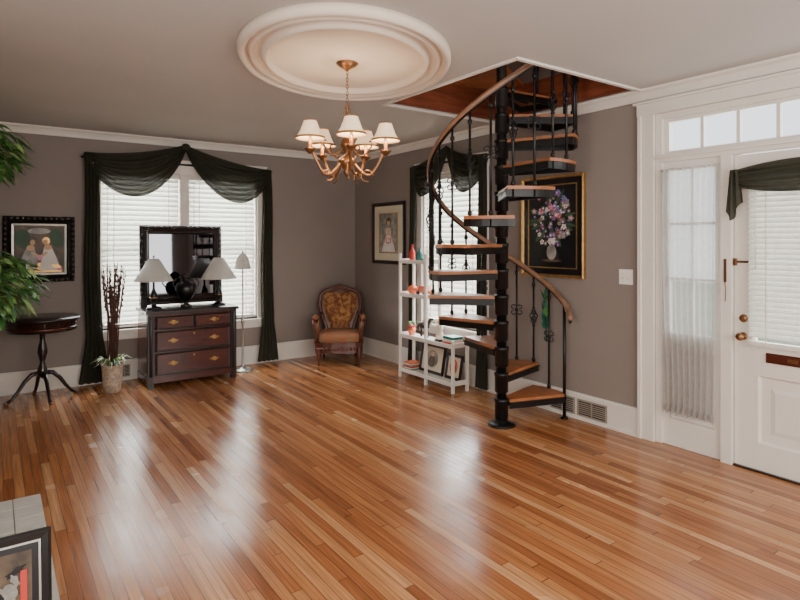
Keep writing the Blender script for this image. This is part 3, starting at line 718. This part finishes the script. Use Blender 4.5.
# floral (right wall)
b=art_frame('framed_floral_painting',RW,3.125,3.84,1.205,2.12,[(0,0),(0,.03),(.012,.036),(.02,.03),(.028,.012)],m_gold)
b.frame(3.153,3.812,1.233,2.092,[(0,.012),(.05,.014)],m_pblack); b.frame(3.205,3.76,1.285,2.04,[(0,.014),(0,.018),(.01,.018),(.01,.012)],m_gold)
b.quad(3.2,3.77,1.28,2.05,-.013,m_pblack)
cx,cz=3.48,1.73
for k in range(30):
    a=random.uniform(0,2*pi); r=random.uniform(.12,.26); b.blob(cx+r*.85*math.cos(a),cz+r*math.sin(a),.06,.014,-.0135-.00005*k,m_pgreen,rot=a)
for k in range(115):
    a=random.uniform(0,2*pi); r=.24*math.sqrt(random.random()); s=random.uniform(.012,.030)
    mm=random.choice([m_pink,m_purple,m_purple,m_blue,m_pwhite,m_prose,m_pgreen,m_pgreen,m_pgrey,m_pgrey]); x=cx+r*.9*math.cos(a); z=cz+r*1.1*math.sin(a)
    b.blob(x,z,s,s*.85,-.0150-.00006*k,mm,rot=a,pet=5); b.blob(x,z,s*.4,s*.4,-.0151-.00006*k,random.choice([m_pink,m_prose,m_pwhite]),pet=0)
b.blob(cx,1.43,.055,.07,-.0148,m_pgrey); b.blob(cx,1.355,.12,.012,-.0147,m_pbrown)
b.build()
# portrait
b=art_frame('framed_portrait_print',RW,.49,1.215,1.235,2.02,[(0,0),(0,.028),(.02,.034),(.035,.022),(.045,.012)],m_dark)
b.quad(.53,1.175,1.275,1.98,-.0125,m_paper); b.frame(.64,1.065,1.37,1.885,[(0,.013),(0,.016),(.01,.016),(.01,.0135)],m_gold)
b.quad(.65,1.055,1.38,1.875,-.0135,m_pgrey)
b.poly([(.70,1.39),(1.01,1.39),(.96,1.52),(.91,1.60),(.90,1.69),(.81,1.69),(.80,1.60),(.75,1.50)],-.014,m_pwhite)
b.poly([(.82,1.685),(.895,1.685),(.885,1.60),(.83,1.60)],-.0145,m_skin); b.blob(.79,1.56,.015,.07,-.0148,m_skin,rot=-.5); b.blob(.93,1.56,.015,.07,-.0148,m_skin,rot=.5)
b.blob(.858,1.775,.052,.056,-.0150,m_pbrown); b.blob(.858,1.762,.034,.043,-.0153,m_skin); b.blob(.858,1.80,.04,.02,-.0156,m_pbrown)
for k in range(9): b.blob(.86+.05*math.cos(k*.8),1.53+.03*math.sin(k*.8),.014,.014,-.0158,random.choice([m_pink,m_prose]),pet=5)
b.build()
# ornate black frame (back wall)
b=art_frame('framed_figure_painting',I4,-4.06,-3.435,1.11,1.78,[(0,0),(0,.03),(.02,.045),(.04,.03),(.06,.04),(.075,.018)],m_black)
for i in range(13):
    t=i/12
    for (xx,zz) in ((-4.04+t*.585,1.13),(-4.04+t*.585,1.76),(-4.04,1.13+t*.63),(-3.455,1.13+t*.63)): b.puff((xx,-.042,zz),(.02,.012,.02),m_dark,e=.9,nu=8,nv=6)
b.frame(-3.985,-3.51,1.185,1.705,[(0,.014),(0,.03),(.018,.026),(.022,.013)],m_silver)
b.quad(-3.97,-3.525,1.2,1.69,-.014,m_pbrown)
yy=-.0148
def pb(*a,**k):
    global yy
    yy-=.0004; b.blob(a[0],a[1],a[2],a[3],yy,a[4],**k)
def pp(pts,m):
    global yy
    yy-=.0004; b.poly(pts,yy,m)
pb(-3.89,1.55,.07,.10,m_pgreen,rot=.2); pb(-3.60,1.56,.06,.10,m_pgreen,rot=.2); pb(-3.75,1.63,.10,.03,m_pgrey); pp([(-3.95,1.21),(-3.55,1.21),(-3.57,1.28),(-3.75,1.31),(-3.94,1.27)],m_gold)
pp([(-3.93,1.23),(-3.77,1.23),(-3.76,1.33),(-3.79,1.45),(-3.86,1.46),(-3.90,1.36)],m_pgrey); pb(-3.825,1.46,.035,.03,m_skin); pb(-3.815,1.525,.034,.038,m_pbrown); pb(-3.808,1.515,.022,.029,m_skin); pb(-3.78,1.39,.05,.013,m_skin,rot=-.6); pb(-3.87,1.27,.05,.025,m_pwhite,rot=.3)
pp([(-3.75,1.23),(-3.56,1.23),(-3.60,1.36),(-3.64,1.46),(-3.71,1.46),(-3.73,1.34)],m_pwhite); pb(-3.675,1.465,.035,.028,m_skin); pb(-3.69,1.53,.034,.038,m_gold); pb(-3.697,1.52,.022,.029,m_skin); pb(-3.715,1.39,.05,.013,m_skin,rot=.6); pb(-3.60,1.27,.045,.02,m_gold,rot=-.3)
pb(-3.745,1.36,.022,.03,m_pink); pb(-3.92,1.24,.02,.015,m_pink,pet=5); pb(-3.57,1.24,.02,.015,m_pink,pet=5)
b.build()

# ---------------------------------------------------------------- hearth, fireplace, leaning frame
b=B('hearth'); hy=-4.375; b.box(-4.6,-3.9,hy,-2.85,0,.008,m_grout)
nx,ny=5,10
for i in range(nx):
    for j in range(ny):
        ax=-4.6+.7/nx*i; ay=hy+(-2.85-hy)/ny*j; b.box(ax+.003,ax+.7/nx-.003,ay+.003,ay+(-2.85-hy)/ny-.003,.008,.014,m_marble)
b.build()
b=B('fireplace')
b.box(-5.195,-4.62,-4.35,-4.0,0,H-.002,m_brick); b.box(-5.195,-4.62,-3.3,-2.95,0,H-.002,m_brick); b.box(-5.195,-4.62,-4.0,-3.3,.8,H-.002,m_brick); b.box(-5.195,-5.1,-4.0,-3.3,0,.8,m_soot)
b.box(-4.62,-4.45,-4.45,-2.85,1.25,1.30,m_white); b.box(-4.62,-4.52,-4.35,-2.95,1.12,1.25,m_white); b.box(-4.62,-4.605,-4.35,-4.1,.015,1.12,m_white); b.box(-4.62,-4.605,-3.2,-2.95,.015,1.12,m_white); b.build()
M=Matrix.Translation((-4.32,-4.55,.004))@Matrix.Rotation(math.radians(-12),4,'X')
b=B('leaning_framed_print',M)
w,h=.36,.49
b.frame(-w,w,0.0,h,[(0,-.012),(0,.012),(.010,.018),(.028,.014),(.032,.004)],m_black); b.box(-w,w,.0,.012,0.0,h,m_black)
b.frame(-w+.032,w-.032,.032,h-.032,[(0,.004),(0,.008),(.007,.008),(.007,.003)],m_silver)
b.quad(-w+.039,w-.039,.039,h-.039,-.003,m_pblack); b.quad(-w+.06,w-.06,.06,h-.06,-.004,m_pbrown)
for k in range(90):
    b.blob(random.uniform(-w+.10,w-.10),random.uniform(.11,h-.10),random.uniform(.015,.04),random.uniform(.008,.022),-.005-.0001*k,random.choice([m_pgrey,m_pgrey,m_pbrown,m_pbrown,m_pblack,m_pbrown]),rot=random.uniform(0,3),pet=random.choice([0,4,5]))
b.blob(w-.20,h-.21,.075,.065,-.0145,m_pgrey); b.blob(w-.20,h-.21,.06,.052,-.0148,m_pblack); b.blob(w-.20,h-.21,.045,.040,-.0151,m_pgrey,pet=6); b.blob(w-.20,h-.21,.02,.018,-.0154,m_pwhite)
b.box(w-.095,w-.075,-.016,-.0145,.2,.37,m_red)
b.tube([(0,.02,.42),(0,.155,.043)],.007,m_black,8)
b.build()

# ---------------------------------------------------------------- outside
b=B('lawn'); b.box(-25,25,-25,25,-.75,-.6,m_lawn); b.build()
w=bpy.data.worlds.new('World'); bpy.context.scene.world=w; w.use_nodes=True
N=w.node_tree.nodes; L=w.node_tree.links; bg=N['Background']
sky=N.new('ShaderNodeTexSky'); sky.sky_type='HOSEK_WILKIE'; sky.turbidity=5; sky.sun_direction=(-.3,-.5,.8)
mx=N.new('ShaderNodeMix'); mx.data_type='RGBA'; mx.inputs[0].default_value=.8; L.new(sky.outputs[0],mx.inputs[6]); mx.inputs[7].default_value=(.92,.96,1,1); L.new(mx.outputs[2],bg.inputs[0]); bg.inputs[1].default_value=2.6

def area(name,loc,rot,sx,sy,e,col=(1,1,1)):
    l=bpy.data.lights.new(name,'AREA'); l.shape='RECTANGLE'; l.size=sx; l.size_y=sy; l.energy=e; l.color=col
    o=bpy.data.objects.new(name,l); o.location=loc; o.rotation_euler=[math.radians(a) for a in rot]; bpy.context.collection.objects.link(o)
area('daylight_back_window',(-2.31,.45,1.45),(-90,0,0),2.0,2.0,390,(.97,.99,1))
area('daylight_right_window',(.45,-2.06,1.45),(-90,0,-90),1.2,1.9,210,(.97,.99,1))
area('daylight_entry',(1.3,-5.5,1.6),(-90,0,-90),2.4,2.6,120,(.97,.99,1))
area('fill_rear',(-2.6,-8.3,1.7),(90,0,0),4.2,1.8,165,(1,.96,.91))  # added soft fill behind the camera, no fixture modelled
area('fill_left',(-5.1,-6.4,1.6),(90,0,-90),2.2,1.8,85,(1,.97,.93))  # added side fill; the left wall has no window
l=bpy.data.lights.new('upstairs_fill','POINT'); l.energy=22; l.color=(1,.85,.7); l.shadow_soft_size=.1  # added light so the upper room isn't black, no real lamp
o=bpy.data.objects.new('upstairs_fill',l); o.location=(-1.6,-4.6,4.4); bpy.context.collection.objects.link(o)

cam=bpy.data.cameras.new('Camera'); co=bpy.data.objects.new('Camera',cam); bpy.context.collection.objects.link(co)
co.location=(-4.133,-6.925,1.54); co.rotation_euler=(math.radians(90),0,math.radians(-35.3)); cam.lens=25.85; cam.sensor_width=36; cam.shift_y=-.075; cam.clip_start=.05
bpy.context.scene.camera=co
